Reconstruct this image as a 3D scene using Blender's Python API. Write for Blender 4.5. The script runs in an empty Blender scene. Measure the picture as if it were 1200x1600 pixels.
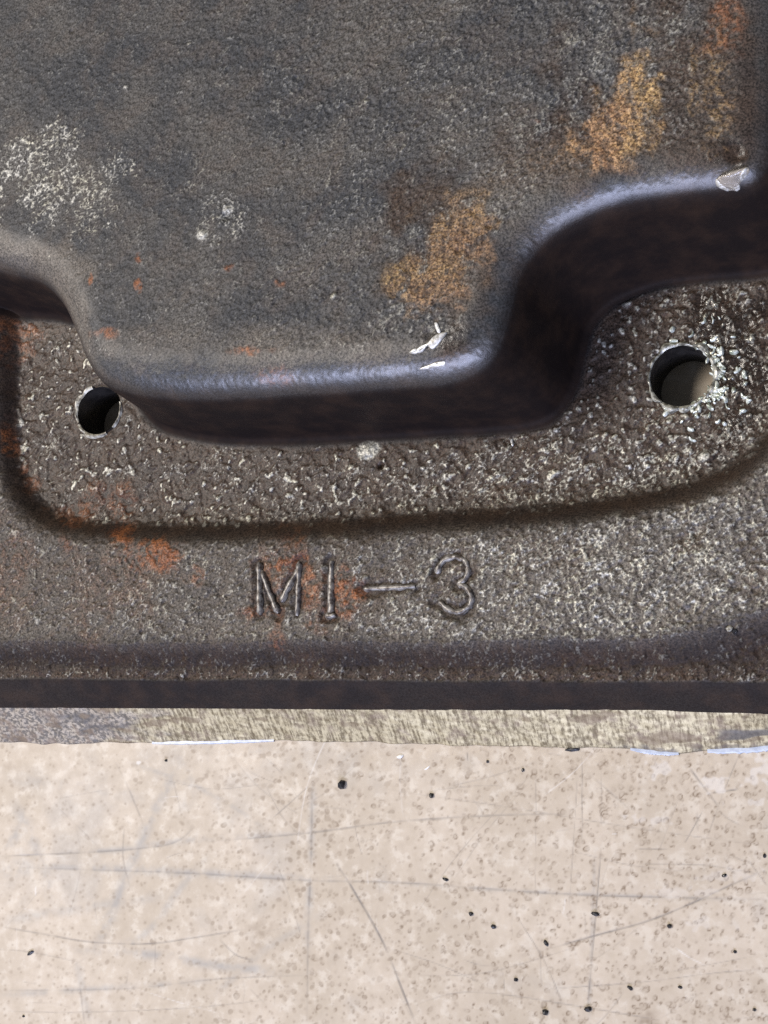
import bpy, bmesh, math, random
import numpy as np
from mathutils import Matrix, Vector

MM = 0.001
scene = bpy.context.scene
COL = scene.collection
rng = np.random.default_rng(11)
random.seed(5)

# ------------------------------------------------------------------ camera
W, H_ = 1200.0, 1600.0            # size of the photograph
FPX = 2250.0                      # focal length in its pixels
NADIR = (1550.0, 1270.0)          # where the plumb line through the lens meets the picture
CAM_H = 196.0                     # lens height above the bench, mm
d = np.array([NADIR[0]-W/2, -(NADIR[1]-H_/2), -FPX]); d /= np.linalg.norm(d)
up_c = -d
x_c = np.array([1.0, 0, 0]); x_c -= x_c.dot(up_c)*up_c; x_c /= np.linalg.norm(x_c)
y_c = np.cross(up_c, x_c)
M3 = np.array([x_c, y_c, up_c])   # camera -> world
fw = M3 @ np.array([0, 0, -1.0])
CAM = np.array([0, 0, CAM_H]) - np.array([fw[0], fw[1], 0])/(-fw[2])*(CAM_H-8)

cam_data = bpy.data.cameras.new('camera')
cam = bpy.data.objects.new('camera', cam_data)
COL.objects.link(cam)
m4 = Matrix([[*M3[0], CAM[0]*MM], [*M3[1], CAM[1]*MM], [*M3[2], CAM[2]*MM], [0, 0, 0, 1]])
cam.matrix_world = m4
cam_data.sensor_fit = 'VERTICAL'
cam_data.sensor_height = 24.0
cam_data.lens = FPX/H_*24.0
cam_data.clip_start = 0.005
cam_data.clip_end = 50
scene.camera = cam

def unproj(px, py, z):
    """photo pixel -> world x, y (mm) on the level plane at height z"""
    px = np.asarray(px, float); py = np.asarray(py, float)
    v = np.stack([px-W/2, -(py-H_/2), np.full_like(px, -FPX)], -1) @ M3.T
    t = (z-CAM[2])/v[..., 2]
    return CAM[0]+t*v[..., 0], CAM[1]+t*v[..., 1]

def proj(x, y, z):
    v = np.stack([x-CAM[0], y-CAM[1], z-CAM[2]], -1) @ M3
    return W/2 + v[..., 0]/-v[..., 2]*FPX, H_/2 - v[..., 1]/-v[..., 2]*FPX

# ------------------------------------------------------------------ world, lamps, exposure
world = bpy.data.worlds.new('World'); scene.world = world; world.use_nodes = True
bg = world.node_tree.nodes['Background']
bg.inputs['Color'].default_value = (0.80, 0.88, 1.0, 1)
bg.inputs['Strength'].default_value = 0.12

def area(name, loc, target, sx, sy, power, col):
    l = bpy.data.lights.new(name, 'AREA'); l.shape = 'RECTANGLE'
    l.size = sx; l.size_y = sy; l.energy = power; l.color = col
    o = bpy.data.objects.new(name, l); COL.objects.link(o)
    o.location = loc
    o.rotation_euler = (Vector(target)-Vector(loc)).to_track_quat('-Z', 'Y').to_euler()
    return o
area('ceiling_light', (-1.0, 0.2, 1.42), (0, 0, 0), 0.65, 0.6, 31, (1.0, 0.93, 0.85))
area('window_light', (0.05, -1.55, 1.0), (0, 0, 0), 2.0, 0.5, 42, (0.64, 0.70, 1.0))
vs = scene.view_settings
vs.view_transform = 'Standard'; vs.look = 'None'; vs.exposure = 0.0; vs.gamma = 1.0; vs.use_curve_mapping = False
scene.cycles.use_denoising = False

# ------------------------------------------------------------------ helpers
def gf(shape, sig, seed, sig2=None):
    """band-limited random field, unit variance"""
    r = np.random.default_rng(seed)
    n = r.standard_normal(shape).astype(np.float32)
    fy = np.fft.fftfreq(shape[0])[:, None]; fx = np.fft.rfftfreq(shape[1])[None]
    sy = sig2 if sig2 is not None else sig
    k = np.exp(-2*np.pi**2*((fx*sig)**2+(fy*sy)**2))
    o = np.fft.irfft2(np.fft.rfft2(n)*k, s=shape)
    o -= o.mean(); o /= o.std()
    return o.astype(np.float32)

def sstep(a, b, x):
    t = np.clip((x-a)/(b-a), 0, 1)
    return t*t*(3-2*t)

def spline(pts, n=6, closed=False):
    P = np.array(pts, float); out = []
    m = len(P)
    for i in range(m if closed else m-1):
        p1, p2 = P[i], P[(i+1) % m]
        p0 = P[(i-1) % m] if closed or i > 0 else p1
        p3 = P[(i+2) % m] if closed or i+2 < m else p2
        for k in range(n):
            t = k/n
            out.append(0.5*((2*p1)+(-p0+p2)*t+(2*p0-5*p1+4*p2-p3)*t*t+(-p0+3*p1-3*p2+p3)*t**3))
    if not closed: out.append(P[-1])
    return np.array(out)

def sdf(poly, X, Y):
    """signed distance, positive inside the closed polygon"""
    d2 = np.full(X.shape, 1e9, np.float32); ins = np.zeros(X.shape, bool)
    n = len(poly)
    for i in range(n):
        ax, ay = poly[i]; bx, by = poly[(i+1) % n]
        ex, ey = bx-ax, by-ay; L = ex*ex+ey*ey
        if L < 1e-9: continue
        wx, wy = X-ax, Y-ay
        t = np.clip((wx*ex+wy*ey)/L, 0, 1)
        qx, qy = wx-t*ex, wy-t*ey
        np.minimum(d2, qx*qx+qy*qy, out=d2)
        c = (ay > Y) != (by > Y)
        if ey != 0: ins ^= c & (X < ex*(Y-ay)/ey+ax)
    dd = np.sqrt(d2)
    return np.where(ins, dd, -dd)

def grid_mesh(name, X, Y, Z, keep=None, attrs=None, smooth=True):
    ny, nx = X.shape
    co = np.stack([X, Y, Z], -1).reshape(-1, 3).astype(np.float32)*MM
    i = np.arange(ny*nx).reshape(ny, nx)
    q = np.stack([i[:-1, :-1], i[:-1, 1:], i[1:, 1:], i[1:, :-1]], -1).reshape(-1, 4)
    if keep is not None: q = q[keep.reshape(-1)]
    me = bpy.data.meshes.new(name)
    me.vertices.add(len(co)); me.vertices.foreach_set('co', co.ravel())
    me.loops.add(q.size); me.loops.foreach_set('vertex_index', q.ravel().astype(np.int32))
    me.polygons.add(len(q))
    me.polygons.foreach_set('loop_start', (np.arange(len(q))*4).astype(np.int32))
    me.polygons.foreach_set('use_smooth', np.full(len(q), smooth))
    me.update(calc_edges=True)
    for k, v in (attrs or {}).items():
        a = me.attributes.new(k, 'FLOAT_COLOR', 'POINT')
        a.data.foreach_set('color', np.stack([c.ravel() for c in v], -1).astype(np.float32).ravel())
    return me

def link(name, me, mat, parent=None, label=None, cat=None, group=None, kind=None):
    o = bpy.data.objects.new(name, me); COL.objects.link(o)
    if mat: me.materials.append(mat)
    if parent: o.parent = parent
    if label: o['label'] = label
    if cat: o['category'] = cat
    if group: o['group'] = group
    if kind: o['kind'] = kind
    return o

class NT:
    def __init__(s, name):
        s.m = bpy.data.materials.new(name); s.m.use_nodes = True
        s.t = s.m.node_tree; s.b = s.t.nodes['Principled BSDF']
    def n(s, typ, **kw):
        o = s.t.nodes.new(typ)
        for k, v in kw.items():
            if k.startswith('_'): setattr(o, k[1:], v)
            else:
                key = int(k[1:]) if k[0] == 'i' and k[1:].isdigit() else k.replace('__', ' ')
                s.set(o.inputs[key], v)
        return o
    def set(s, inp, v):
        if isinstance(v, bpy.types.NodeSocket): s.t.links.new(v, inp)
        else: inp.default_value = v
    def mix(s, f, a, b, blend='MIX'):
        o = s.n('ShaderNodeMix', _data_type='RGBA', _blend_type=blend)
        s.set(o.inputs[0], f); s.set(o.inputs[6], a); s.set(o.inputs[7], b)
        return o.outputs[2]
    def math(s, op, a, b=0.0, c=0.0, clamp=False):
        o = s.n('ShaderNodeMath', _operation=op, _use_clamp=clamp)
        s.set(o.inputs[0], a); s.set(o.inputs[1], b); s.set(o.inputs[2], c)
        return o.outputs[0]
    def noise(s, scale, detail=3, rough=0.55, vec=None, dist=0.0):
        o = s.n('ShaderNodeTexNoise', Scale=scale, Detail=detail, Roughness=rough, Distortion=dist)
        s.set(o.inputs['Vector'], vec if vec is not None else s.coord())
        return o.outputs['Fac']
    def coord(s):
        if not hasattr(s, '_c'): s._c = s.n('ShaderNodeTexCoord').outputs['Object']
        return s._c
    def ramp(s, f, lo, hi):
        o = s.n('ShaderNodeMapRange', _interpolation_type='SMOOTHSTEP')
        s.set(o.inputs[0], f); o.inputs[1].default_value = lo; o.inputs[2].default_value = hi
        return o.outputs[0]
    def attr(s, name):
        o = s.n('ShaderNodeAttribute', _attribute_name=name)
        sp = s.n('ShaderNodeSeparateColor'); s.t.links.new(o.outputs['Color'], sp.inputs[0])
        return sp.outputs[0], sp.outputs[1], sp.outputs[2], o.outputs['Alpha']
    def bump(s, h, strength, dist):
        o = s.n('ShaderNodeBump', Strength=strength, Distance=dist, Height=h)
        s.t.links.new(o.outputs[0], s.b.inputs['Normal'])
    def out(s, col=None, rough=None, metal=None, spec=None):
        for k, v in (('Base Color', col), ('Roughness', rough), ('Metallic', metal), ('Specular IOR Level', spec)):
            if v is not None: s.set(s.b.inputs[k], v)
        return s.m
def c4(r, g, b): return (r, g, b, 1.0)
def srgb(r, g, b):
    f = lambda v: (v/255/12.92) if v/255 <= 0.04045 else ((v/255+0.055)/1.055)**2.4
    return (f(r), f(g), f(b), 1.0)

# ------------------------------------------------------------------ materials
def mat_casting():
    t = NT('weathered_cast_iron')
    rust, ochre, pale, dark = t.attr('mask_a')
    fleck, gloss, brown, wet = t.attr('mask_b')
    n1 = t.noise(260, 4, 0.6); n2 = t.noise(2600, 3, 0.6); n3 = t.noise(70, 4, 0.6)
    base = t.mix(t.ramp(n3, 0.38, 0.64), c4(.036, .037, .039), c4(.072, .066, .058))
    base = t.mix(t.math('MULTIPLY', t.ramp(n1, .45, .65), .30), base, c4(.095, .072, .055))
    ng = t.noise(3600, 3, .6)
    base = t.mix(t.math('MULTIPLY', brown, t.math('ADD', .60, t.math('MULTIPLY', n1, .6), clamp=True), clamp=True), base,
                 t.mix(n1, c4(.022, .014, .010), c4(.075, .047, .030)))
    base = t.mix(t.math('MULTIPLY', pale, .60), base, c4(.168, .140, .106))
    base = t.mix(rust, base, t.mix(t.ramp(n1, .3, .7), c4(.12, .042, .018), c4(.31, .115, .042)))
    base = t.mix(ochre, base, t.mix(t.ramp(n3, .35, .65), t.mix(t.ramp(n2, .35, .65), c4(.13, .068, .036), c4(.34, .20, .10)), t.mix(t.ramp(n2, .35, .65), c4(.15, .088, .040), c4(.46, .31, .135))))
    base = t.mix(fleck, base, t.mix(t.ramp(n1, .35, .65), c4(.41, .40, .36), c4(.39, .375, .30)))
    gr = t.math('ADD', .34, t.math('MULTIPLY', t.ramp(ng, .32, .68), 1.35))
    base = t.mix(1.0, base, t.n('ShaderNodeCombineColor', i0=gr, i1=gr, i2=gr).outputs[0], 'MULTIPLY')
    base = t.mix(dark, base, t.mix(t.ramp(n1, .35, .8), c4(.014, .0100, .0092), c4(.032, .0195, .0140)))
    base = t.mix(t.math('MULTIPLY', wet, .45), base, c4(.012, .011, .010))
    rough = t.math('SUBTRACT', t.math('ADD', .50, t.math('MULTIPLY', n2, .16)), t.math('MULTIPLY', gloss, .22))
    rough = t.math('SUBTRACT', rough, t.math('MULTIPLY', wet, .42), clamp=True)
    h = t.math('ADD', t.math('MULTIPLY', n2, .65), t.math('MULTIPLY', t.noise(5200, 2, .5), .5))
    t.bump(h, .55, .00009)
    spec = t.math('MULTIPLY', t.math('SUBTRACT', 1.0, t.math('MAXIMUM', t.math('MULTIPLY', dark, .75), t.math('MULTIPLY', brown, .35))), t.math('ADD', .32, t.math('MULTIPLY', gloss, .5)))
    polish = t.math('MULTIPLY', t.ramp(gloss, .62, 1.0), t.math('SUBTRACT', 1.0, t.math('MULTIPLY', dark, .8)))
    t.set(t.b.inputs['Coat Weight'], polish); t.b.inputs['Coat Roughness'].default_value = .36; t.b.inputs['Coat IOR'].default_value = 1.6
    return t.out(base, rough, t.math('MULTIPLY', fleck, .35), spec)

def mat_ground_edge():
    t = NT('ground_iron_edge')
    corr, soot, rust, _ = t.attr('mask_a')
    n1 = t.noise(420, 4, .65); n2 = t.noise(1800, 3, .6)
    mp = t.n('ShaderNodeMapping'); t.set(mp.inputs['Vector'], t.coord())
    mp.inputs['Rotation'].default_value = (0, 0, math.radians(-28)); mp.inputs['Scale'].default_value = (2000, 420, 420)
    st = t.n('ShaderNodeTexNoise', Scale=1.0, Detail=4, Roughness=.65, Vector=mp.outputs[0]).outputs['Fac']
    mp2 = t.n('ShaderNodeMapping'); t.set(mp2.inputs['Vector'], t.coord())
    mp2.inputs['Rotation'].default_value = (0, 0, math.radians(35)); mp2.inputs['Scale'].default_value = (3000, 150, 150)
    st2 = t.n('ShaderNodeTexNoise', Scale=1.0, Detail=3, Roughness=.6, Vector=mp2.outputs[0]).outputs['Fac']
    st = t.math('ADD', t.math('MULTIPLY', st, .55), t.math('ADD', t.math('MULTIPLY', n2, .3), t.math('MULTIPLY', st2, .15)))
    met = t.mix(t.ramp(st, .40, .58), c4(.19, .15, .085), c4(.60, .52, .33))
    met = t.mix(t.math('MULTIPLY', t.ramp(n1, .5, .68), .55), met, c4(.22, .16, .12))
    cor = t.mix(t.ramp(n2, .4, .62), c4(.13, .115, .095), c4(.42, .365, .285))
    cor = t.mix(t.math('MULTIPLY', t.ramp(n1, .5, .62), .6), cor, c4(.22, .165, .12))
    c = t.mix(corr, met, cor)
    c = t.mix(soot, c, t.mix(n2, c4(.045, .042, .040), c4(.17, .155, .14)))
    c = t.mix(rust, c, c4(.19, .135, .085))
    metal = t.math('MULTIPLY', t.math('SUBTRACT', 1.0, t.math('MAXIMUM', corr, soot)), .45, clamp=True)
    t.bump(t.math('ADD', st, t.math('MULTIPLY', n2, t.math('ADD', .15, corr))), .3, .00008)
    return t.out(c, t.math('ADD', .36, t.math('MULTIPLY', n1, .22)), metal)

def mat_bench():
    t = NT('worn_cream_laminate')
    speck, scratch, smudge, white = t.attr('mask_a')
    n1 = t.noise(45, 4, .6); n2 = t.noise(420, 4, .6); n3 = t.noise(14, 3, .5)
    c = t.mix(t.ramp(n1, .35, .68), c4(.495, .420, .325), c4(.585, .502, .400))
    c = t.mix(t.math('MULTIPLY', t.ramp(n2, .48, .66), .35), c, c4(.45, .375, .28))
    c = t.mix(t.math('MULTIPLY', t.ramp(n2, .50, .34), .5), c, c4(.68, .615, .515))
    c = t.mix(t.math('MULTIPLY', smudge, 1.0), c, c4(.33, .32, .305))
    c = t.mix(t.math('MULTIPLY', speck, 1.0), c, c4(.20, .14, .09))
    c = t.mix(t.math('MULTIPLY', scratch, .9), c, c4(.17, .15, .135))
    c = t.mix(white, c, c4(.86, .85, .83))
    t.bump(t.math('ADD', t.math('MULTIPLY', n2, .6), t.math('MULTIPLY', t.math('ADD', scratch, t.math('MULTIPLY', speck, .4)), -1.0)), .25, .00008)
    return t.out(c, t.math('ADD', .36, t.math('MULTIPLY', n2, .25)), 0.0, .4)

def mat_simple(name, a, b, scale, rough, metal=0.0, spec=.5, bump=.3, bd=.0001):
    t = NT(name); n = t.noise(scale, 4, .6)
    t.bump(n, bump, bd)
    return t.out(t.mix(t.ramp(n, .35, .65), c4(*a), c4(*b)), rough, metal, spec)

M_CAST = mat_casting(); M_EDGE = mat_ground_edge(); M_BENCH = mat_bench()
M_LET = mat_simple('rubbed_letter_iron', (.085, .068, .056), (.34, .32, .29), 1300, .42, .3)
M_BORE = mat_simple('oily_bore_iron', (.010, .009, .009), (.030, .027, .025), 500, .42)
M_BURR = mat_simple('bright_burr_metal', (.20, .18, .14), (.66, .63, .52), 1500, .42, .10)
M_WETBURR = mat_simple('oily_burr_metal', (.26, .29, .22), (.90, .93, .84), 1500, .12, .15)
M_RING = mat_simple('worn_hole_rim', (.10, .095, .075), (.55, .54, .46), 1300, .25, .15)
M_NICK_GLINT = mat_simple('pale_nick_glint_metal', (.42, .40, .34), (.93, .92, .88), 2300, .30, .25)
M_GRIT = mat_simple('black_grit', (.010, .010, .012), (.035, .035, .040), 1600, .35)
M_WHITE = mat_simple('white_flake', (.78, .77, .75), (.88, .87, .86), 1600, .45)
M_STONE = mat_simple('pale_mineral_grain', (.30, .27, .22), (.55, .52, .46), 1500, .5)
M_BLUE_STRIP = mat_simple('pale_blue_strip', (.40, .45, .55), (.56, .61, .70), 900, .35)
def mat_liquid():
    t = NT('clear_liquid')
    t.b.inputs['Transmission Weight'].default_value = 0.6
    t.b.inputs['IOR'].default_value = 1.40
    n = t.noise(900, 2, .5)
    return t.out(t.mix(n, c4(.55, .48, .40), c4(.80, .74, .66)), .04, 0.0, .9)
M_LIQ = mat_liquid()

# ------------------------------------------------------------------ heights of the casting (mm above the bench)
ZT, ZR, ZF = 28.0, 11.3, 7.7        # box top, rim, pocket floor
Z1, Z2, Z3 = 8.7, 4.4, 0.12         # rolled edge, foot of the side wall, foot of the ground edge

def line_at(pts, z):
    x, y = unproj(np.array([p[0] for p in pts]), np.array([p[1] for p in pts]), z)
    o = np.argsort(x)
    return lambda q: np.interp(q, x[o], y[o])
L0 = line_at([(-900, 1000), (0, 1000), (300, 1005), (700, 1003), (1000, 1000), (1090, 985), (1150, 966), (1200, 948), (1300, 915), (1600, 900)], ZR)
L1 = line_at([(-900, 1058), (0, 1060), (300, 1064), (700, 1066), (1200, 1066), (1600, 1066)], Z1)
L2 = line_at([(-900, 1102), (0, 1106), (300, 1107), (700, 1110), (1000, 1110), (1200, 1116), (1600, 1120)], Z2)
L3 = line_at([(-900, 1156), (0, 1160), (110, 1162), (240, 1161), (420, 1157), (560, 1159), (640, 1163), (860, 1167), (960, 1168), (1060, 1177), (1120, 1172), (1200, 1166), (1600, 1172)], Z3)

box_px = [(-700, -900), (-700, 408)] + [tuple(p) for p in spline([(-300, 408), (-60, 410), (0, 418), (42, 430), (76, 462), (97, 508), (116, 556), (142, 588), (182, 602), (240, 610), (310, 611), (400, 609), (500, 603), (600, 597), (680, 590), (740, 569), (774, 530), (790, 475), (805, 422), (838, 374), (890, 334), (960, 306), (1050, 290), (1120, 283), (1172, 276), (1202, 240), (1210, 170), (1212, 60), (1212, -300)], 4)] + [(1212, -900)]
bx, by = unproj(np.array([p[0] for p in box_px]), np.array([p[1] for p in box_px]), ZT)
BOX = np.stack([bx, by], -1)
poc_px = [(1330, 100), (-30, 100)] + [tuple(p) for p in spline([(-6, 420), (-4, 560), (-2, 680), (10, 744), (44, 796), (104, 822), (200, 829), (320, 829), (460, 825), (620, 817), (780, 808), (920, 796), (1030, 780), (1110, 756), (1170, 722), (1214, 672), (1250, 600), (1280, 460)], 4)]
bx, by = unproj(np.array([p[0] for p in poc_px]), np.array([p[1] for p in poc_px]), ZR)
POCKET = np.stack([bx, by], -1)
HOLES = []
for (cx, cy, r_) in ((155, 642, 3.95), (1065, 588, 4.3)):
    x, y = unproj(cx, cy, ZF); HOLES.append((float(x), float(y), r_))

STROKES = {
 'letter_m': [[(404, 878), (404, 920), (405, 961)], [(408, 891), (420, 925), (434, 958)], [(466, 889), (452, 912), (438, 940)], [(466, 877), (465, 920), (463, 962)]],
 'letter_i': [[(517, 876), (516, 920), (516, 961)], [(508, 962), (524, 961)]],
 'hyphen': [[(567, 920), (605, 918), (648, 916)]],
 'digit_three': [[(681, 896), (691, 877), (709, 870), (726, 876), (731, 892), (724, 906), (714, 912)], [(714, 912), (728, 918), (736, 932), (732, 947), (718, 956), (700, 952), (686, 939)]],
}
STR = {}
for k, ss in STROKES.items():
    STR[k] = []
    for s_ in ss:
        q = spline(s_, 5); x, y = unproj(q[:, 0], q[:, 1], ZR); STR[k].append(np.stack([x, y], -1))

# ------------------------------------------------------------------ casting body: one dense sheet with real relief
SP = 0.1355
x0, _ = unproj(-25, -20, ZF); x0b, _ = unproj(-25, 1000, ZF); x1, _ = unproj(1225, -20, ZF); x1b, _ = unproj(1225, 1100, ZF)
xa, xb = min(x0, x0b), max(x1, x1b)
_, yt = unproj(600, -25, ZT); _, yt2 = unproj(0, -25, ZT); _, yt3 = unproj(1200, -25, ZT); ytop = max(yt, yt2, yt3)
gx = np.concatenate([xa-np.arange(34, .1, -.34), np.arange(xa, xb, SP), xb+np.arange(.34, 24, .34)])
gv_dense = np.arange(0, ytop - L2(0.0), SP)
gv = np.concatenate([gv_dense, gv_dense[-1]+np.arange(.4, 24, .4)])
X, V = np.meshgrid(gx, gv)
Y = V + L2(X)
SHP = X.shape

def sdf_half(poly):
    a = sdf(poly, X[::2, ::2].astype(np.float32), Y[::2, ::2].astype(np.float32))
    ri = np.arange(SHP[0])/2; ci = np.arange(SHP[1])/2
    r0 = np.minimum(ri.astype(int), a.shape[0]-2); c0 = np.minimum(ci.astype(int), a.shape[1]-2)
    fr = (ri-r0)[:, None]; fc = (ci-c0)[None]
    return (a[r0][:, c0]*(1-fr)*(1-fc)+a[r0+1][:, c0]*fr*(1-fc)+a[r0][:, c0+1]*(1-fr)*fc+a[r0+1][:, c0+1]*fr*fc)
wob = gf(SHP, 40, 3)*0.12 + gf(SHP, 14, 4)*0.05
DB = sdf_half(BOX) + wob
DP = sdf_half(POCKET) + wob*0.8

# rim -> rolled edge -> side wall
y0 = L0(X)+wob*1.2; y1 = L1(X)+wob*.8; y2 = L2(X)
t01u = (Y-y1)/(y0-y1); t01 = np.clip(t01u, 0, 1)
zflange = Z1+.35*np.clip(t01, 0, 1)+(ZR-Z1-.35)*sstep(.34, 1.15, t01)/sstep(.34, 1.15, 1.0)
t12 = np.clip((Y-y2)/(y1-y2), 0, 1)
zw = Z2+(Z1-Z2)*(1-(1-t12)**1.35)
zflange = np.where(Y < y1, zw, zflange)
# pocket
pk = sstep(-4.0, 2.3, DP)**2.1
pk = pk*0.95 + 0.05*sstep(1.8, 5.0, DP)
Z = zflange - (ZR-ZF)*pk
# box with rounded shoulder and drafted walls
PX0, PY0 = proj(X, Y, np.full(SHP, 18.0))
s = 13.0 - 8.6*sstep(690, 840, PX0)
R = 6.2; rb = 1.3
a = np.arctan(s); tt = R*np.tan(a/2)
zb = np.where(DB >= tt, ZT, 0.0)
arc = (DB < tt) & (DB > tt-R*np.sin(a))
zb = np.where(arc, ZT-R+np.sqrt(np.maximum(R*R-(DB-tt)**2, 0)), zb)
lin = DB <= tt-R*np.sin(a)
zb = np.where(lin, ZT+DB*s, zb)
dw = -(ZT-ZF)/s; tb = rb*np.tan(a/2); dc = dw-tb
zfl = ZF+rb-np.sqrt(np.maximum(rb*rb-(np.clip(DB, dc, dc+rb*np.sin(a))-dc)**2, 0))
zfl = np.where((DB > dc) & (DB < dc+rb*np.sin(a)), zfl, -1)
zb = np.maximum(zb, zfl)
isbox = zb > Z
Z = np.maximum(Z, zb)
# gentle crown and sag of the cast top
Z += np.where(isbox, gf(SHP, 90, 8)*0.10*sstep(2, 8, DB), gf(SHP, 60, 9)*0.06)
PX, PY = proj(X, Y, Z)
topm = sstep(tt*0.75, tt*1.25, DB)                        # flat top
should = np.clip(isbox*(1-topm), 0, 1)*sstep(-1.2, 0.8, DB)  # rounded shoulder
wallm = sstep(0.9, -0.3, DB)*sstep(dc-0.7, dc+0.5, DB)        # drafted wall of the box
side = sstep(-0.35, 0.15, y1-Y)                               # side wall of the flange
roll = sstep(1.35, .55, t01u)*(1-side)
lip = np.exp(-((DP-1.1)/np.where(DP < 1.1, 3.0, 1.0))**2)*(1-isbox*1.0)                # slope into the pocket
pocket = sstep(0.3, 2.5, DP)*(1-isbox)*(1-wallm)
rim = (1-sstep(-2.5, 0, DP))*(1-isbox)*(1-roll)*(1-side)

# ---- relief
nA = gf(SHP, 2.1, 21); nB = gf(SHP, 1.15, 22); nC = gf(SHP, 4.6, 23); nD = gf(SHP, 3.0, 24); nE = gf(SHP, 9, 25); nF = gf(SHP, 26, 26)
nG = gf(SHP, 1.15, 27)
soft = sstep(-1.2, 0.9, gf(SHP, 60, 28))
top_relief = 0.020*nA+0.034*nB+0.012*nC*(0.5+soft)
poc_relief = 0.045*nD+0.085*np.maximum(nA, -0.35)+0.035*np.maximum(nB, -.8)+0.02*nC
rim_relief = 0.044*nA+0.055*nB+0.012*nC
rel = topm*top_relief*(0.75+0.5*sstep(200, 700, PX)) + pocket*poc_relief + rim*rim_relief
rel += should*(0.012*nA+0.010*nB+0.012*nC)*1.1 + roll*(0.06*nA+0.045*nB+0.05*nC) + lip*(0.035*nA+0.03*nC) + side*0.012*nC
Z += rel*(1-wallm*0.95)

# pits, nodules, gouges seen on the metal: (px, py, radius px, height mm)
SPOTS = [(112, 48, 4, -.3), (94, 94, 3, -.25), (196, 137, 5, .25), (296, 69, 3.5, .25), (463, 121, 4, -.3), (522, 463, 8, .45), (515, 458, 12, -.2),
 (352, 338, 9, -.5), (356, 328, 6, .35), (316, 367, 8, .35), (340, 350, 20, .12), (571, 107, 4, .2), (572, 160, 4, .25), (445, 225, 4, -.25), (230, 267, 3, -.25),
 (690, 740, 6, -.2), (595, 728, 5, -.7), (575, 703, 14, .3), (802, 690, 16, -.35), (1010, 715, 9, .35), (1100, 715, 12, .5), (1085, 832, 14, -.5), (1068, 842, 10, -.35), (1150, 916, 10, -.3),
 (1075, 955, 8, -.3), (210, 908, 4, -.35), (207, 963, 4, -.35), (221, 988, 4, -.35), (500, 1025, 12, -.35), (63, 1040, 17, .45), (305, 956, 8, .3), (287, 966, 5, .25),
 (322, 918, 6, .3), (330, 890, 7, -.2), (1150, 240, 17, -.55), (672, 521, 12, -.22), (700, 520, 8, -.12), (764, 352, 6, -.4), (738, 330, 7, -.4), (780, 340, 5, -.3), (715, 390, 5, -.3), (1060, 820, 8, -.3),
 (640, 60, 3, -.25), (283, 20, 3, .2), (145, 102, 3, .2), (300, 152, 3, .15), (660, 500, 4, .2), (10, 437, 15, -.6)]
for (cx, cy, r_, hgt) in SPOTS:
    w = np.exp(-(((PX-cx)**2+(PY-cy)**2)/(r_*r_*.55))*np.clip(1+.25*nC, .4, 2))
    Z += hgt*w
# trench round the raised characters
ld = np.full(SHP, 99, np.float32)
bxm = (PX > 370) & (PX < 780) & (PY > 840) & (PY < 1000)
iy, ix = np.where(bxm); sl = (slice(iy.min(), iy.max()+1), slice(ix.min(), ix.max()+1))
for ss in STR.values():
    for q in ss:
        for (p, r_) in zip(q[:-1], q[1:]):
            e = r_-p; wx = X[sl]-p[0]; wy = Y[sl]-p[1]
            t_ = np.clip((wx*e[0]+wy*e[1])/(e@e), 0, 1)
            ld[sl] = np.minimum(ld[sl], np.hypot(wx-t_*e[0], wy-t_*e[1]))
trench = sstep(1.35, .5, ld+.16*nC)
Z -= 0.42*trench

# ---- stains and wear, with slope shade and glints painted in
def blob(cx, cy, rx, ry, rot=0, soft_=.35, rag=.35, n=None):
    c_, s_ = math.cos(math.radians(rot)), math.sin(math.radians(rot))
    u = ((PX-cx)*c_+(PY-cy)*s_)/rx; v = (-(PX-cx)*s_+(PY-cy)*c_)/ry
    e = np.sqrt(u*u+v*v) + rag*(nF*.45+nE*.35+nC*.25 if n is None else n)
    return sstep(1+soft_, 1-soft_, e)
def addmax(*a): return np.clip(np.maximum.reduce(a), 0, 1)
notw = (1-wallm)*(1-side)
rust = addmax(
    blob(217, 404, 6, 8), blob(216, 445, 6, 10), blob(141, 437, 4, 9), blob(165, 520, 14, 8, 0, .5, .6)*.8, blob(380, 548, 34, 8, 0, .5, .8)*.7, blob(430, 590, 22, 14, 0, .6, .9)*.4,
    blob(440, 440, 9, 9, 0, .5, .8)*.6, blob(355, 415, 7, 7, 0, .5, .8)*.5,
    blob(240, 862, 52, 24, 8, .5, .5), blob(190, 835, 22, 14, -30, .5, .7)*.8, blob(305, 905, 18, 26, 0, .5, .9)*.7, blob(95, 850, 24, 12, 0, .5, .9)*.6,
    blob(425, 905, 36, 46, 0, .6, 1.0)*.35, blob(412, 955, 30, 10, 0, .5, .8)*.6, blob(452, 880, 22, 12, 0, .4, .7)*.8, blob(480, 925, 16, 40, 0, .5, .9)*.6, blob(541, 915, 20, 22, 0, .4, .5)*.9, blob(528, 955, 20, 9, 0, .5, .8)*.6,
    blob(14, 690, 14, 32, 0, .5, .5)*.95, blob(40, 740, 16, 30, -30, .5, .8)*.7, blob(22, 520, 26, 30, 0, .6, .8)*.5, blob(95, 800, 34, 14, 20, .5, .8)*.45,
    blob(290, 1106, 14, 6, 0, .5, .6)*.8, blob(430, 1000, 14, 10, 0, .5, .8)*.5, blob(285, 655, 30, 10, 25, .6, .7)*.5,
    blob(1135, 45, 26, 34, 20, .6, .9)*.35, blob(840, 190, 8, 6, 0, .5, .6)*.6, blob(30, 870, 30, 40, 0, .6, 1.0)*.2, blob(150, 900, 90, 60, 0, .6, 1.2)*.12, blob(205, 780, 40, 18, 0, .6, 1)*.35)
rust = np.clip(rust*(.60+.40*nA*(1-.5*should)+.30*nB), 0, 1)*notw
speckn = sstep(-.9, .7, nA*.7+nB*.7+nC*.35)
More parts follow.
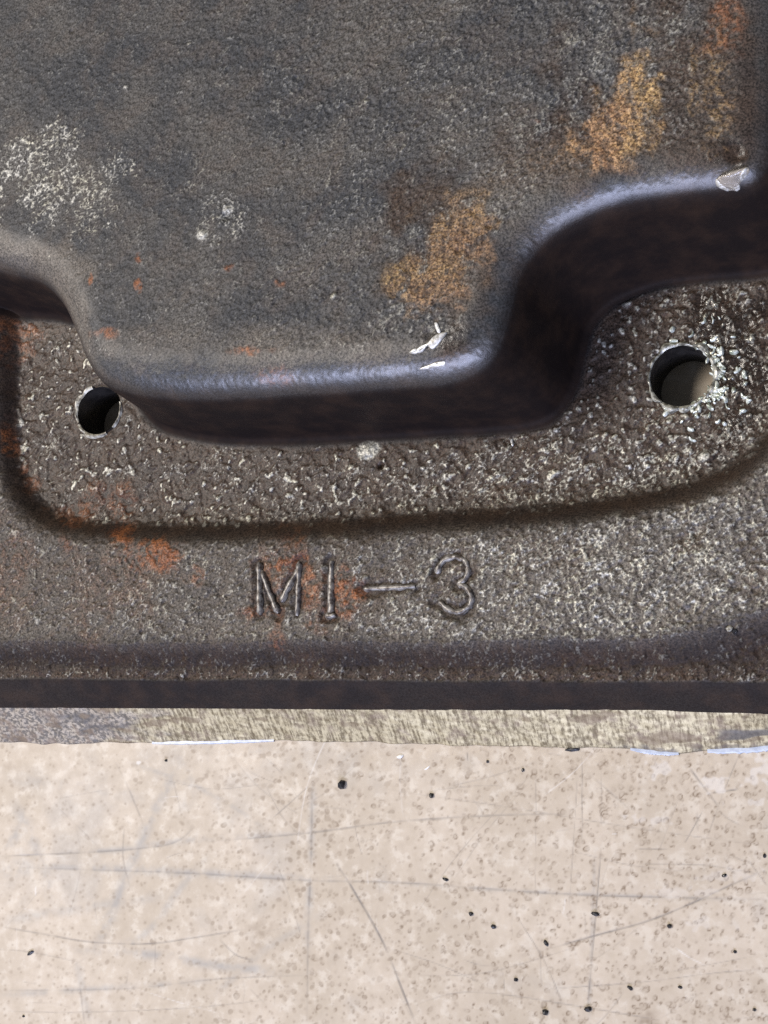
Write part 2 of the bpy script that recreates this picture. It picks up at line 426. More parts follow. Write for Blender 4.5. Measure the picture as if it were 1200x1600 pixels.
rg = nF*.2+nE*.45+nC*.45+nA*.3
och1 = addmax(blob(706, 405, 52, 88, 32, .30, .42, rg), blob(650, 450, 46, 42, 0, .35, .42, rg), blob(738, 350, 44, 34, 0, .35, .45, rg))
och2 = addmax(blob(995, 150, 38, 88, 4, .35, .35, rg)*sstep(1042, 1026, PX+3*nC), blob(972, 200, 62, 48, -18, .45, .42, rg)*sstep(1042, 1026, PX+3*nC))
och3 = addmax(blob(1118, 150, 16, 60, 0, .6, 1.0)*.40, blob(1085, 130, 6, 50, 0, .6, 1.1)*.35, blob(885, 235, 50, 22, -20, .6, .9)*.25)
ochre = np.clip(och1*(.36+.40*speckn)+och2*(.36+.75*sstep(-.9, .5, nA*.6+nB*.5+gf(SHP, 2.2, 61, 7)*.8))+och3*speckn, 0, 1)*notw
ochre *= 1-.85*sstep(.9, 1.5, nD*.7+nA*.6)*(och1 > .2)
brown = addmax(blob(1080, 140, 150, 170, 0, .5, .5)*.75, blob(900, 215, 130, 75, -25, .6, .6)*.85, blob(705, 395, 120, 115, 0, .5, .6)*.85, blob(480, 905, 120, 55, 0, .5, .7)*.75,
    blob(700, 905, 75, 62, 0, .4, .5)*.75, blob(620, 905, 60, 28, 0, .5, .6)*.75, blob(820, 862, 120, 26, -4, .5, .7)*.65, blob(1085, 838, 36, 24, -30, .3, .4)*.95, blob(1185, 880, 26, 40, 0, .5, .8)*.7,
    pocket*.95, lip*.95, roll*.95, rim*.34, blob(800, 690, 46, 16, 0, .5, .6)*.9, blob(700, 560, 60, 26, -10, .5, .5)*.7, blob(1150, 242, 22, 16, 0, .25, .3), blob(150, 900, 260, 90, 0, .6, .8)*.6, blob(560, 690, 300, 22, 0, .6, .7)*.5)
pale = addmax(blob(50, 400, 100, 26, 18, .5, .5)*.8, blob(110, 450, 20, 70, -14, .5, .6)*.75, blob(330, 540, 220, 24, 0, .6, .6)*.45, blob(560, 545, 120, 20, -3, .6, .6)*.5, blob(800, 300, 110, 55, -35, .5, .6)*.45, rim*.48, blob(730, 450, 40, 90, 20, .6, .7)*.4)*notw
dark = np.clip(np.maximum.reduce([wallm, side*.86, sstep(.55, 1.0, should*1.1)*sstep(tt*.35, 0, DB)*.75, lip*.42, roll*.62*sstep(.12, .42, t01u), trench*.5]), 0, 1)  # lip and roll: shade of the slopes painted over grime and oxide
# pale tips: glints of the grain painted in, plus worn pale patches
ridge = 1-np.abs(nG*.8+nA*.25)/.42
patch = addmax(blob(85, 270, 125, 85, -12, .5, .6), blob(25, 270, 60, 60, 0, .5, .6), blob(340, 345, 36, 34, 0, .5, .5)*.7)
dens = addmax(patch*.9, topm*(.34+.24*sstep(250, 750, PX)*sstep(-1, 1.2, nF)), blob(85, 270, 120, 80, -12, .5, .7)*.85, blob(340, 345, 36, 34, 0, .5, .5)*.6, blob(820, 280, 70, 60, -30, .5, .6)*.55, blob(330, 520, 260, 40, 0, .6, .7)*.40,
    pocket*(.44-.10*sstep(450, 150, PX)+.24*sstep(500, 1000, PX)*sstep(620, 720, PY)), rim*(.46+.30*sstep(480, 900, PX)-.12*sstep(300, 60, PX)), roll*.42)
dens = dens*(1-.8*lip)*(1-.65*pocket*blob(900, 560, 90, 160, 0, .5, .4))*(1-.6*pocket*blob(560, 690, 340, 22, 0, .5, .5))
fleck = sstep(1.0-dens*1.1, 1.5-dens*1.1, ridge*.55+.22*nB+.25*nC*.5+.25)*np.clip(dens*1.5, 0, 1)*notw*(1-trench)
blobs = sstep(1.45, 1.95, nA*.8+nB*.6)*np.clip(pocket+.5*rim, 0, 1)
fleck = np.clip(np.maximum(fleck*np.clip(.60+.28*nB+.12*nC+.2*pocket, .15, 1)*(1-.5*topm*(1-patch))+0, blobs*.95), 0, 1)*(1-.8*rust)*(1-.9*ochre)
for (cx, cy, r_) in ((316, 367, 8), (356, 328, 7), (196, 137, 5), (575, 703, 13), (1100, 715, 9), (522, 463, 6), (572, 160, 3), (296, 69, 3)):
    fleck = np.maximum(fleck, blob(cx, cy, r_, r_*.7, -30, .3, .4)*.9)
wet = addmax(blob(1120, 570, 62, 80, -20, .4, .5), blob(1150, 660, 36, 46, 0, .5, .6)*.8, blob(1145, 245, 34, 22, 0, .4, .3)*.5, blob(690, 530, 50, 24, -20, .5, .4)*.6)*notw
gloss = np.clip(should*(.35+.65*sstep(tt*.75, tt*.35, DB))+.25*topm*sstep(600, 1000, PX)+pocket*.40+rim*(.10+.35*sstep(600, 1000, PX)), 0, 1)*(1-.9*roll)

# outer ends of the modelled piece close down to the bench
for e_ in (np.s_[:, 0], np.s_[:, -1], np.s_[-1, :]): Z[e_] = .05
for a_, b_ in ((0, 1), (-1, -2)): X[:, a_] = X[:, b_]+(X[:, a_]-X[:, b_])*.05
# ---- bolt holes cut through the sheet
keep = np.ones((SHP[0]-1, SHP[1]-1), bool)
for (hx, hy, hr) in HOLES:
    dx, dy = X-hx, Y-hy; rr = np.hypot(dx, dy)
    cham = sstep(hr+1.0, hr, rr)
    Z = Z*(1-cham)+(ZF-.18+.05*nC)*cham
    ins = rr < hr
    keep &= ~(ins[:-1, :-1] & ins[1:, :-1] & ins[:-1, 1:] & ins[1:, 1:])
    band = ins & (rr > hr-3*SP)
    f = np.where(band, hr/np.maximum(rr, 1e-6), 1)
    X = hx+dx*f; Y = hy+dy*f

cover = bpy.data.objects.new('cast_iron_cover', None); COL.objects.link(cover)
cover['label'] = 'heavy rusty grey cast iron cover with raised box and MI-3 lettering lying on the bench'
cover['category'] = 'machine part'
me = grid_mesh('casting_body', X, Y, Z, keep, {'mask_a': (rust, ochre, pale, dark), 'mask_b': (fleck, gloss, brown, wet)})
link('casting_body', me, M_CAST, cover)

GXd, GVd, GZ = gx, gv, Z
def zsurf(x, y):
    """height of the finished casting surface under a point"""
    v = y-float(L2(x))
    i = int(np.clip(np.searchsorted(gv, v), 1, len(gv)-1)); j = int(np.clip(np.searchsorted(gx, x), 1, len(gx)-1))
    return float(GZ[i-1:i+1, j-1:j+1].mean())
def onsurf(px, py):
    """first point of the casting seen through a pixel"""
    zz = ZT+1.0
    while zz > 0:
        x, y = unproj(px, py, zz)
        if zsurf(float(x), float(y)) >= zz: break
        zz -= 0.05
    return float(x), float(y), zz

# ---- ground lower edge
nx = 1100; nt = 44
ex = np.linspace(xa-34.2, xb+24.0, nx); tvals = np.linspace(0, 1, nt)
EX, ET = np.meshgrid(ex, tvals)
ragn = np.interp(np.arange(nx), np.arange(nx), gf((2, nx), 5, 41)[0])
ya, yb = L2(EX)+.12, L3(EX)+.06*ragn[None]
EY = ya+(yb-ya)*ET
EZ = (Z2+.10)+(Z3-Z2-.10)*ET
epx, epy = proj(EX, EY, EZ)
en = gf(EX.shape, 2.2, 42, 1.6); en2 = gf(EX.shape, 7, 43, 3); en3 = gf(EX.shape, 25, 44, 8)
corr = sstep(270, 150, epx+30*en2)
soot = np.clip(sstep(1, .4, np.hypot((epx-1165)/58, (epy-1150)/13)+.3*en2)*.9 + sstep(.5, 1.4, en2*.6+en3*.7)*corr*.8 + sstep(.86, 1, ET+.06*en)*.6*sstep(900, 1000, epx), 0, 1)
erust = np.clip(sstep(1.2, 1.9, en*.5+en2*.9)*.6+sstep(1, .4, np.hypot((epx-1065)/60, (epy-1155)/18)+.5*en2)*.7, 0, 1)
EZ += .02*en*(1+1.5*corr)+.03*en2
EY += .05*en2
# end rows: tuck under the wall and run back under the foot
EXx = np.vstack([EX[:1], EX, EX[-1:]]); EYy = np.vstack([EY[:1]+.5, EY, EY[-1:]+.5]); EZz = np.vstack([EZ[:1]+.02, EZ, np.full((1, nx), .03)])
ex3 = lambda m: np.vstack([m[:1], m, m[-1:]])
me = grid_mesh('ground_edge', EXx[::-1], EYy[::-1], EZz[::-1], None, {'mask_a': tuple(ex3(m)[::-1] for m in (corr, soot, erust, corr*0))})
link('ground_edge', me, M_EDGE, cover)

# ---- bores
def ring_mesh(name, rings):
    n = len(rings[0]); vs_ = [tuple(c*MM for c in p) for r_ in rings for p in r_]; fs = []
    for k in range(len(rings)-1):
        for i in range(n):
            j = (i+1) % n
            fs.append((k*n+i, k*n+j, (k+1)*n+j, (k+1)*n+i))
    me = bpy.data.meshes.new(name); me.from_pydata(vs_, [], fs)
    me.polygons.foreach_set('use_smooth', [True]*len(fs)); me.update()
    return me
for (hx, hy, hr) in HOLES:
    rings = []
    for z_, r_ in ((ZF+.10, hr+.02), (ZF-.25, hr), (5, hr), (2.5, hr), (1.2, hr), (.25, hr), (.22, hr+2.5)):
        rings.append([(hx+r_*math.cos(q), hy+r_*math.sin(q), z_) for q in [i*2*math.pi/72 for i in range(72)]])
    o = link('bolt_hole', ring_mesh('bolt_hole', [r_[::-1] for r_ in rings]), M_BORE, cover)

# ---- torn burr round each hole
def burr(hx, hy, hr, spans, seed, mat):
    r_ = random.Random(seed); n = 150
    nz = gf((2, n), 3.5, seed)[0]; nz2 = gf((2, n), 6, seed+1)[0]
    for (a0, a1, wd, ht) in spans:
        vs_, fs = [], []; m = max(6, int(n*abs(a1-a0)/360)); k = 6
        for i in range(m+1):
            f = i/m; an = math.radians(a0+(a1-a0)*f); taper = math.sin(math.pi*min(max(f, .06), .94))**.28
            w = wd*taper*(1+.22*nz[i % n]); h = ht*taper*(1+.45*nz2[i % n])
            for j in range(k+1):
                g = j/k
                rad = hr-.04+w*g+.05*nz[(i+j*37) % n]*g
                x, y = hx+rad*math.cos(an), hy+rad*math.sin(an)
                zz = ZF-.25+(h+.35)*math.sin(math.pi*(.25+.75*g))+.12*nz[(i*2+j*29) % n]*g
                vs_.append((x*MM, y*MM, zz*MM))
        for i in range(m):
            for j in range(k):
                p = i*(k+1)+j; fs.append((p, p+1, p+k+2, p+k+1) if a1 < a0 else (p, p+k+1, p+k+2, p+1))
        me = bpy.data.meshes.new('burr'); me.from_pydata(vs_, [], fs); me.update()
        link('burr', me, mat, cover)
burr(*HOLES[0], [(203, 172, .9, .35), (176, 138, 1.5, .5), (142, 108, 1.2, .45), (292, 262, .8, .3), (266, 236, 1.2, .38), (240, 208, .9, .3), (375, 340, .7, .3), (344, 312, .5, .25)], 51, M_BURR)
burr(*HOLES[1], [(160, 122, .6, .3), (128, 95, 1.2, .42), (99, 62, .7, .35), (66, 28, 1.3, .48), (33, 8, .8, .4), (12, -22, 1.5, .5), (-18, -60, 1.1, .45), (-55, -78, .6, .3), (-76, -100, 1.0, .35), (262, 226, 1.3, .45), (230, 190, .8, .32), (193, 158, .5, .25)], 53, M_RING)

# ---- oily residue and torn swarf beside the right hole
def residue():
    r_ = random.Random(9); vs_, fs = [], []
    for k in range(110):
        an = r_.gauss(-.1, .8); rad = r_.uniform(50, 68) if k < 65 else r_.uniform(58, 112)
        cx, cy = 1065+rad*math.cos(an), 588-rad*.95*math.sin(an)
        if cx > 1185 or cy > 690: continue
        L = r_.uniform(5, 17); th = r_.uniform(0, 6.3); bend = r_.gauss(0, .7); w = r_.uniform(1.4, 4.2); b0 = len(vs_); m = 5
        px, py = cx, cy
        for i in range(m):
            x, y, zz = onsurf(px, py); tw = w*(.5+math.sin(math.pi*(i+.5)/m)*.6)/10.5
            nx_, ny_ = -math.sin(th), math.cos(th)
            for (o_, h_) in ((-1, -.05), (-.55, .16), (.1, .26), (.6, .14), (1, -.05)):
                vs_.append(((x+nx_*tw*o_)*MM, (y-ny_*tw*o_)*MM, (zz+.05+h_*(.9+tw*2))*MM))
            px += math.cos(th)*L/m; py += math.sin(th)*L/m; th += bend*.5
        for i in range(m-1):
            for j in range(4): p = b0+i*5+j; fs.append((p, p+1, p+6, p+5))
    me = bpy.data.meshes.new('oily_residue'); me.from_pydata(vs_, [], fs)
    me.polygons.foreach_set('use_smooth', [True]*len(fs)); me.update()
    link('oily_residue', me, M_WETBURR, cover, kind='stuff')
residue()

# ---- raised characters
def ridge_mesh(name, strokes, w=.46, h=.52):
    vs_, fs = [], []; k = 6
    r_ = random.Random(len(strokes)*7+len(name))
    for q in strokes:
        b0 = len(vs_); m = len(q)
        for i in range(m):
            tg = q[min(i+1, m-1)]-q[max(i-1, 0)]; tg = tg/np.linalg.norm(tg); nn = np.array([-tg[1], tg[0]])
            end = .55 if i in (0, m-1) else 1.0
            ww = w*end*r_.uniform(.65, 1.3); hh = h*end*r_.uniform(.65, 1.25)
            base = ZR-.45
            for j in range(k+1):
                an = math.pi*j/k
                p = q[i]+nn*ww*math.cos(an)
                vs_.append((p[0]*MM, p[1]*MM, (base+(hh+.15)*math.sin(an)**.8)*MM))
        for i in range(m-1):
            for j in range(k):
                p = b0+i*(k+1)+j; fs.append((p, p+k+1, p+k+2, p+1))
    me = bpy.data.meshes.new(name); me.from_pydata(vs_, [], fs)
    me.polygons.foreach_set('use_smooth', [True]*len(fs)); me.update()
    return me
for k, ss in STR.items():
    link(k, ridge_mesh(k, ss), M_LET, cover)

# ---- thin pale blue slivers along the foot of the edge
for (pa, pb, wd) in ((238, 428, 3.5), (985, 1060, 5), (1105, 1240, 7)):
    vs_, fs = [], []; m = 40
    for i in range(m+1):
        f = i/m; px = pa+(pb-pa)*f
        xx = float(unproj(px, 1165, .1)[0]); yy = float(L3(xx)); w = wd/10.5*(math.sin(math.pi*min(max(f, .03), .97))**.4)*random.uniform(.85, 1.1)
        for (dy, z_) in ((.8, .20), (-w*.7, .22), (-w, .14), (-w-.02, .02)):
            vs_.append((xx*MM, (yy+dy)*MM, z_*MM))
    for i in range(m):
        for j in range(3): p = i*4+j; fs.append((p, p+1, p+5, p+4))
    me = bpy.data.meshes.new('blue_sliver'); me.from_pydata(vs_, [], fs); me.update()
    link('blue_sliver', me, M_BLUE_STRIP, cover)

# ------------------------------------------------------------------ bench top
bxa, _ = unproj(-130, 1150, 0); bxb, _ = unproj(1330, 1150, 0)
_, byA = unproj(600, 1700, 0); _, byB = unproj(0, 1700, 0); _, byC = unproj(1200, 1700, 0); ylo = min(byA, byB, byC)
yhi = float(max(L3(bxa), L3(bxb)))+2.0
bxa = min(bxa, float(unproj(-130, 1630, 0)[0])); bxb = max(bxb, float(unproj(1330, 1630, 0)[0]))
TS = .163
far = np.array([.4, 1, 2.5, 6, 14, 30, 60, 120, 240, 420])
tx = np.concatenate([bxa-far[::-1], np.arange(bxa, bxb, TS), bxb+far]); ty = np.concatenate([ylo-far[::-1], np.arange(ylo, yhi, TS), yhi+far])
TX, TY = np.meshgrid(tx, ty); TSH = TX.shape
TPX, TPY = proj(TX, TY, np.zeros(TSH))
tn1 = gf(TSH, 1.6, 71); tn2 = gf(TSH, 6, 72); tn3 = gf(TSH, 22, 73)
def window(px0, px1, py0, py1):
    x, y = unproj(np.array([px0, px1, px0, px1]), np.array([py0, py0, py1, py1]), 0)
    a0, a1 = np.searchsorted(tx, [x.min(), x.max()]); b0, b1 = np.searchsorted(ty, [y.min(), y.max()])
    return slice(max(b0, 0), b1+1), slice(max(a0, 0), a1+1)
speck = np.zeros(TSH, np.float32); scratch = np.zeros(TSH, np.float32); smudge = np.zeros(TSH, np.float32); white = np.zeros(TSH, np.float32)
rr_ = random.Random(77)
placed = []
for k in range(4700):
    px = rr_.uniform(-120, 1320); py = rr_.uniform(1150, 1695)
    if px < 330 and rr_.random() < (.62 if py < 1400 else .45): continue
    r_ = (1.7+3.0*rr_.random()**1.8)*(.8+.35*px/1200)
    if any((px-q[0])**2+(py-q[1])**2 < (r_+q[2]+.5)**2 for q in placed[-400:]): continue
    placed.append((px, py, r_))
    sl = window(px-16, px+16, py-16, py+16)
    ax = rr_.uniform(.6, 1.0); an = rr_.uniform(0, math.pi); c_, s_ = math.cos(an), math.sin(an)
    u = (TPX[sl]-px)*c_+(TPY[sl]-py)*s_; v = (-(TPX[sl]-px)*s_+(TPY[sl]-py)*c_)/ax
    e = np.hypot(u, v)+1.15*tn1[sl]
    ringy = sstep(150, 900, px+rr_.uniform(-250, 250))
    st = rr_.uniform(.28, .95)*(.55+.45*sstep(0, 600, px))
    fill = sstep(r_+1.2, r_-1.8, e)
    ring = np.exp(-((e-r_*.9)/1.35)**2)*(.55+.45*np.cos(np.arctan2(v, u)-rr_.uniform(0, 6.3)))
    m = st*(fill*(.75-.55*ringy)+ring*ringy*1.05)
    speck[sl] = np.maximum(speck[sl], m)
for k in range(2400):   # fine freckles between the large ones
    px = rr_.uniform(-20, 1220); py = rr_.uniform(1150, 1625); r_ = rr_.uniform(1.2, 2.4)
    sl = window(px-6, px+6, py-6, py+6)
    m = rr_.uniform(.15, .6)*np.exp(-((TPX[sl]-px)**2+(TPY[sl]-py)**2)/(r_*r_))
    speck[sl] = np.maximum(speck[sl], m)
def stroke(dst, pts, w, st, fade=True, ragged=.3):
    q = spline(pts, 6); L = np.concatenate([[0], np.cumsum(np.hypot(*np.diff(q, axis=0).T))]); T = L[-1]
    for i in range(len(q)-1):
        p, r_ = q[i], q[i+1]
        pad = w*3+3
        sl = window(min(p[0], r_[0])-pad, max(p[0], r_[0])+pad, min(p[1], r_[1])-pad, max(p[1], r_[1])+pad)
        e = r_-p; wx = TPX[sl]-p[0]; wy = TPY[sl]-p[1]
        t_ = np.clip((wx*e[0]+wy*e[1])/max(e@e, 1e-6), 0, 1)
        dd = np.hypot(wx-t_*e[0], wy-t_*e[1])
        s_ = (L[i]+t_*(L[i+1]-L[i]))/T
        k = np.clip(np.minimum(s_, 1-s_)*6+.15, 0, 1) if fade else 1
        m = st*k*np.exp(-(dd/w)**2)*np.clip(1+ragged*tn2[sl]+ragged*.5*tn1[sl], .1, 1.4)
        dst[sl] = np.maximum(dst[sl], m)
SCR = [([(525, 1348), (555, 1395), (600, 1475), (630, 1550), (650, 1600)], 1.7, .75), ([(0, 1448), (70, 1460), (140, 1472), (230, 1475), (300, 1466), (385, 1452)], 1.5, .6), ([(0, 1338), (120, 1333), (220, 1326), (275, 1316), (302, 1294)], 1.6, .5),
 ([(488, 1220), (487, 1330), (482, 1450), (480, 1600)], 1.9, .40), ([(940, 1320), (932, 1420), (925, 1500), (918, 1580)], 1.4, .5), ([(0, 1355), (160, 1360), (300, 1365), (480, 1376), (640, 1380), (900, 1398), (1200, 1405)], 1.6, .42), ([(320, 1316), (480, 1302), (620, 1284), (780, 1274), (900, 1272)], 1.7, .45),
 ([(850, 1485), (930, 1462), (1010, 1440), (1080, 1412), (1140, 1384), (1200, 1358)], 1.7, .62), ([(1078, 1200), (1110, 1243), (1125, 1262)], 1.6, .7), ([(1108, 1240), (1155, 1233)], 1.4, .65), ([(1155, 1180), (1130, 1240), (1105, 1310)], 1.1, .4), ([(1070, 1318), (1098, 1268)], 1.1, .5),
 ([(910, 1180), (910, 1320)], 1.0, .45), ([(940, 1195), (940, 1290)], .9, .3), ([(838, 1190), (837, 1400)], .9, .3), ([(730, 1175), (732, 1190)], 1, .5), ([(600, 1480), (680, 1505), (760, 1540)], 1.0, .38), ([(650, 1524), (760, 1520), (900, 1480)], .9, .3), ([(650, 1430), (720, 1330), (840, 1200)], 1.0, .3), ([(700, 1390), (760, 1300), (830, 1220)], 1.0, .28),
 ([(180, 1190), (200, 1230), (225, 1290)], 1.2, .42), ([(270, 1215), (283, 1270)], 1.0, .3), ([(0, 1580), (120, 1582), (300, 1575), (420, 1562)], 1.1, .35), ([(125, 1540), (132, 1600)], 1.5, .4), ([(345, 1470), (370, 1493), (395, 1500)], 1.3, .5), ([(425, 1280), (470, 1240), (490, 1222)], 1.1, .4), ([(0, 1548), (200, 1545), (340, 1530), (480, 1524)], 1.4, .32),
 ([(800, 1420), (850, 1500), (880, 1570)], 1.0, .4), ([(1000, 1350), (1100, 1352), (1200, 1368)], 1.2, .42), ([(1170, 1345), (1200, 1385)], 1.1, .45), ([(995, 1327), (1045, 1327)], 1.1, .5), ([(860, 1545), (1000, 1535), (1120, 1520), (1200, 1515)], 1.0, .4), ([(650, 1570), (740, 1550), (920, 1575), (1060, 1600)], 1.2, .35), ([(1040, 1520), (1120, 1505), (1200, 1490)], .9, .3), ([(600, 1285), (700, 1280)], 1.2, .3), ([(1060, 1250), (1030, 1330)], .9, .35), ([(910, 1200), (985, 1265)], 1.4, .30), ([(600, 1232), (680, 1245), (800, 1262), (1000, 1295), (1200, 1322)], 1.0, .33)]
for p, w, st in SCR: stroke(scratch, p, w*.9, st)
for k in range(95):
    px, py = rr_.uniform(0, 1200), rr_.uniform(1175, 1600); L = rr_.uniform(25, 240)*rr_.random()**.6; an = rr_.choice([rr_.gauss(0, .22), rr_.gauss(1.55, .12), rr_.gauss(-.8, .35), rr_.gauss(.9, .3)])
    dx, dy = math.cos(an)*L/2, math.sin(an)*L/2; bow = rr_.gauss(0, .05)*L
    stroke(scratch if rr_.random() < .8 else white, [(px-dx, py-dy), (px-bow*math.sin(an), py+bow*math.cos(an)), (px+dx, py+dy)], rr_.uniform(.7, 1.1), rr_.uniform(.10, .36))
SMU = [([(20, 1250), (60, 1330), (90, 1420)], 10, .25), ([(200, 1190), (330, 1240), (420, 1300)], 5, .22), ([(0, 1440), (120, 1420), (260, 1400)], 8, .20), ([(330, 1560), (420, 1480), (520, 1420)], 6, .16), ([(0, 1352), (100, 1355), (300, 1364), (520, 1374)], 7, .30), ([(290, 1180), (250, 1250), (205, 1350), (170, 1440), (140, 1500)], 8, .34), ([(60, 1330), (180, 1328), (280, 1315), (480, 1300)], 5, .28), ([(110, 1485), (240, 1492), (350, 1510), (450, 1518)], 7, .34), ([(0, 1555), (150, 1545), (340, 1532)], 5, .25),
 ([(330, 1330), (280, 1390), (225, 1460), (130, 1500)], 6, .22), ([(490, 1200), (486, 1330), (480, 1500)], 6, .24), ([(0, 1215), (120, 1230), (230, 1250)], 12, .18), ([(40, 1290), (10, 1320)], 9, .28), ([(0, 1360), (45, 1356)], 14, .28), ([(270, 1170), (300, 1230), (280, 1270)], 9, .18), ([(600, 1378), (800, 1392), (1200, 1408)], 3.5, .2), ([(120, 1500), (140, 1600)], 6, .22), ([(930, 1330), (920, 1600)], 3, .18), ([(340, 1180), (470, 1170), (560, 1185)], 10, .15)]
for p, w, st in SMU: stroke(smudge, p, w*1.05, st*1.45, True, .45)
stain = sstep(900, 0, TPX)*sstep(.2, 1.6, tn3)*.14+sstep(.3, 2, tn2*.5+tn3*.7)*.2
smudge = np.clip(np.maximum(smudge, stain), 0, 1)
for (cx, cy, rx, ry, st) in ((1120, 1225, 22, 7, .5), (1180, 1222, 20, 8, .5), (1165, 1255, 18, 4, .4), (1190, 1200, 20, 10, .5), (1010, 1280, 24, 6, .35), (1040, 1205, 16, 8, .5), (1160, 1368, 40, 6, .25), (1060, 1395, 40, 4, .25), (215, 1192, 3, 2, .9), (1085, 1445, 30, 6, .25)):
    e = np.hypot((TPX-cx)/rx, (TPY-cy)/ry)+.5*tn2+.45*tn1*.6
    white = np.maximum(white, .55*st*sstep(1.2, .35, e+.35*tn1))
for (cx, cy, r_, st) in ((535, 1205, 12, .30), (400, 1462, 16, .40), (15, 1200, 10, .3), (60, 1488, 8, .35), (415, 1455, 20, .2), (1012, 1597, 16, .6)):
    speck = np.maximum(speck, st*np.exp(-((TPX-cx)**2+(TPY-cy)**2)/(r_*r_))*np.clip(1+.5*tn1, 0, 2))
TZ = -.02*np.clip(scratch, 0, 1)+.006*tn2+.004*tn1
for c_ in (speck, scratch, smudge, white): np.clip(c_, 0, 1, out=c_)
me = grid_mesh('bench_top', TX, TY, TZ, None, {'mask_a': (speck, scratch, smudge, white)})
link('bench_top', me, M_BENCH, label='worn cream bench top with brown speckles, knife scratches and grey smudges', kind='structure')

# ------------------------------------------------------------------ loose grit on the bench
def chip(name, px, py, w, h, rot, mat, label, cat, group, z=None, seed=0, height=.55, surf=False, npt=9):
    r_ = random.Random(seed*31+7)
    if surf: x, y, zz = onsurf(px, py)
    else: (x, y), zz = unproj(px, py, .3), 0.0; x, y = float(x), float(y)
    bm = bmesh.new(); sc = 1/10.4
    c_, s_ = math.cos(math.radians(rot)), math.sin(math.radians(rot))
    for lvl, f in ((0, .9), (.45, 1.0), (1, .55)):
        for k in range(npt-2 if lvl else npt-3):
            an = 2*math.pi*(k+r_.uniform(-.3, .3))/(npt-2); g = f*r_.uniform(.8, 1.1)
            u, v = w/2*g*math.cos(an), h/2*g*math.sin(an)
            bm.verts.new(((u*c_-v*s_)*sc*MM, (u*s_+v*c_)*sc*MM, (lvl*height*min(w, h)*sc*r_.uniform(.8, 1.1)-.01)*MM))
    res = bmesh.ops.convex_hull(bm, input=list(bm.verts))
    bmesh.ops.delete(bm, geom=[g for g in res['geom_interior'] if isinstance(g, bmesh.types.BMVert)], context='VERTS')
    me = bpy.data.meshes.new(name); bm.to_mesh(me); bm.free()
    o = link(name, me, mat, None, label, cat, group); o.location = (x*MM, y*MM, zz*MM)
    return o
G = 'black grit grains scattered on the bench'
GRIT = [(533, 1226, 14, 17, 0, 'large black diamond-shaped grit grain on bench below the hyphen'), (673, 1243, 8, 9, 0, 'round black grit grain on bench, right of the large diamond grain'), (761, 1190, 4.5, 5, 0, 'tiny dark grit speck on bench close under the ground metal edge'),
 (930, 1428, 7, 13, 75, 'tall black grit grain on the vertical scratch at right of the bench'), (852, 1474, 6, 11, 30, 'oblong black grit grain on bench, lower left of the tall grain'), (695, 1374, 5, 10, 70, 'slim brown black grit sliver on mid bench, upright'), (735, 1428, 7, 7, 0, 'dull dark grit grain on mid bench, leftmost of a close pair'), (770, 1448, 8, 7, 0, 'dull dark grit grain on mid bench, right one of a close pair'),
 (1045, 1447, 7, 7, 0, 'small round black grit grain at right of the tall grain'), (1148, 1487, 5, 5, 0, 'tiny black grit speck in the lower right of the bench'), (984, 1544, 6, 9, 60, 'black upright grit grain near the bottom edge, right of centre'), (918, 1577, 11, 8, 20, 'broad brown black grit grain at the foot of the vertical scratch'),
 (805, 1531, 7, 6, 0, 'small dark grit grain low on bench, right of the long curved scratch'), (851, 1582, 9, 9, 0, 'round dark grit grain near bottom edge beside the broad grain'), (1194, 1337, 5, 6, 0, 'black grit speck touching the right edge of the picture'), (1131, 1368, 7, 5, 20, 'black grit speck at far right beside a white scuff'), (1062, 1543, 6, 5, 0, 'small black grit speck near bottom edge, right of the upright grain'),
 (46, 1489, 15, 6, 32, 'slanted dark brown grit sliver at the far left of the bench'), (258, 1188, 5, 5, 0, 'tiny brown grit speck on bench under the pale blue line'), (893, 1171, 24, 6, 0, 'flat dark metal sliver lying against the foot of the ground edge'), (35, 1588, 5, 4, 0, 'tiny dark speck in the bottom left corner of the bench'), (816, 1203, 5, 6, 0, 'small brown grit speck under the ground edge, right of centre'), (1178, 1578, 5, 5, 0, 'tiny dark speck in the bottom right corner of the bench')]
for k, (px, py, w, h, rot, lab) in enumerate(GRIT):
    chip('grit_grain', px, py, w, h, rot, M_GRIT, lab, 'grit', G, seed=k)
for k, (px, py, w, h, rot, lab) in enumerate([(624, 1182, 13, 6, 12, 'bright white flake on bench just below the ground metal edge'), (666, 1200, 11, 3, 32, 'thin white splinter on bench, right of the bright white flake')]):
    chip('white_flake', px, py, w, h, rot, M_WHITE, lab, 'flake', 'white flakes on the bench', seed=60+k, height=.35)
chip('grit_grain', 1149, 987, 9, 10, 0, M_GRIT, 'black grit grain on the rim at right, beside a pale crumb', 'grit', 'crumbs on the rim', seed=81, surf=True)
chip('pale_crumb', 1140, 982, 10, 9, 20, M_BURR, 'pale yellowish crumb on the rim at right, beside a black grain', 'crumb', 'crumbs on the rim', seed=82, surf=True)

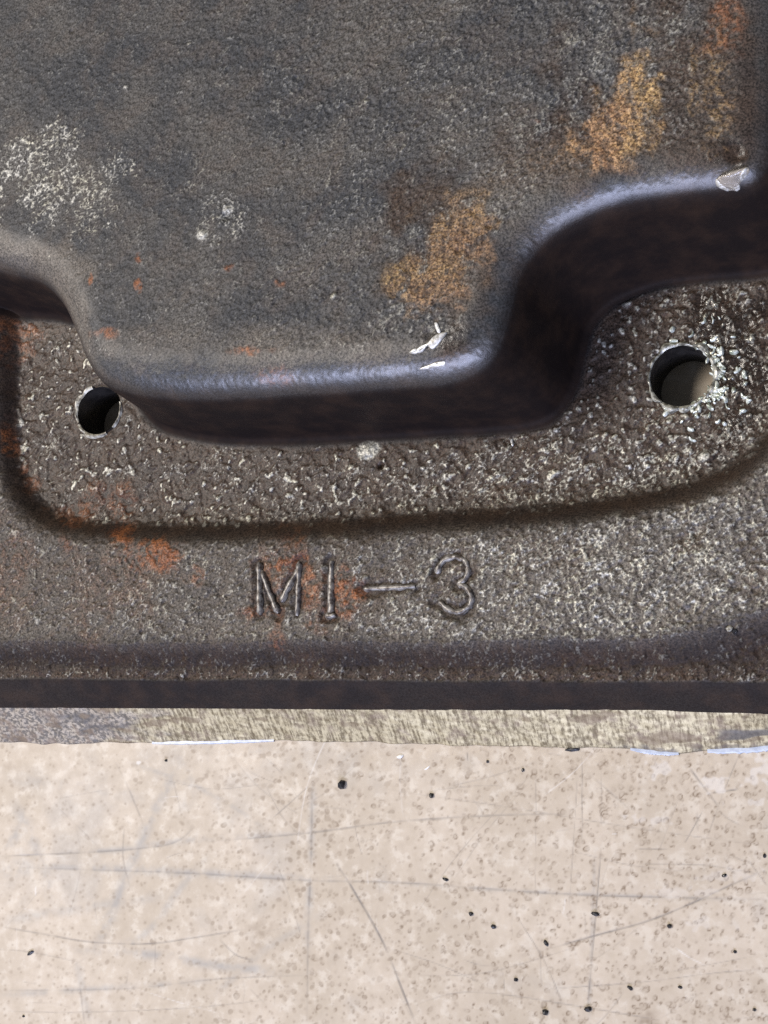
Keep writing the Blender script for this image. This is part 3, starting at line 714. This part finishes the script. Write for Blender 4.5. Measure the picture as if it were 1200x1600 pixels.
# ------------------------------------------------------------------ wet bead, bare nicks and modelled glints on the casting
def bead(px_poly, hgt, label, name='liquid_bead', mat=None, parent=None):
    P = np.array(px_poly, float); c0 = P.mean(0)
    out = spline(px_poly, 4, True); m = len(out); vs_, fs = [], []
    rings = [0.0, .25, .5, .7, .85, .95, 1.0, 1.0]
    org = onsurf(*c0)
    bp = np.array([onsurf(*(c0+(q-c0)*f)) for f in (.3, .7, 1.0) for q in out])
    A_ = lambda x, y: np.stack([np.ones_like(x), x, y, x*x, x*y, y*y], -1)
    cf = np.linalg.lstsq(A_(bp[:, 0]-org[0], bp[:, 1]-org[1]), bp[:, 2], rcond=None)[0]
    for ri, f in enumerate(rings):
        for q in (out if f > 0 else out[:1]):
            p = c0+(q-c0)*f
            x, y, zz = onsurf(*p); zz = float(A_(np.array([x-org[0]]), np.array([y-org[1]]))[0] @ cf)
            h = hgt*math.sqrt(max(0, 1-f**2.2)) if ri < len(rings)-1 else -.15
            vs_.append(((x-org[0])*MM, (y-org[1])*MM, (zz-org[2]+h+.10)*MM))
    for i in range(m): fs.append((0, 1+i, 1+(i+1) % m))
    for r_ in range(1, len(rings)-1):
        for i in range(m):
            a_ = 1+(r_-1)*m+i; b_ = 1+(r_-1)*m+(i+1) % m
            fs.append((a_, a_+m, b_+m, b_))
    fs.append(tuple(1+(len(rings)-2)*m+i for i in range(m))[::-1])
    me = bpy.data.meshes.new(name); me.from_pydata(vs_, [], fs)
    me.polygons.foreach_set('use_smooth', [True]*len(fs)); me.update()
    if parent: o = link(name, me, mat, parent)
    else: o = link(name, me, M_LIQ, None, label, 'droplet', None)
    o.location = tuple(c*MM for c in org)
bead([(1120, 282), (1132, 276), (1150, 268), (1168, 263), (1171, 270), (1158, 284), (1154, 297), (1142, 298), (1128, 294)], 1.1, 'clear glinting liquid bead below a dark pit on the box edge at far right')
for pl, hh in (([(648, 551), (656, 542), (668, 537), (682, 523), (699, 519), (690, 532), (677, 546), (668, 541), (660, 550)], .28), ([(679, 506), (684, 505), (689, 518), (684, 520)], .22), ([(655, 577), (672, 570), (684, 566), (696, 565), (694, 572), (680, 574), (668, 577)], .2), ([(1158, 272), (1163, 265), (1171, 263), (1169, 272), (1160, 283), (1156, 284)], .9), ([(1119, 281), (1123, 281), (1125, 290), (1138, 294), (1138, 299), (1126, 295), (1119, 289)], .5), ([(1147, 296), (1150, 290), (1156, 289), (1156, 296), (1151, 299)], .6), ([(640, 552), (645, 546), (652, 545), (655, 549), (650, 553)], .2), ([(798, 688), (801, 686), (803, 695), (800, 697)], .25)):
    bead(pl, hh, None, 'nick_glint', M_NICK_GLINT, cover)  # bare nicks, plus glints of the bead modelled as pale pieces
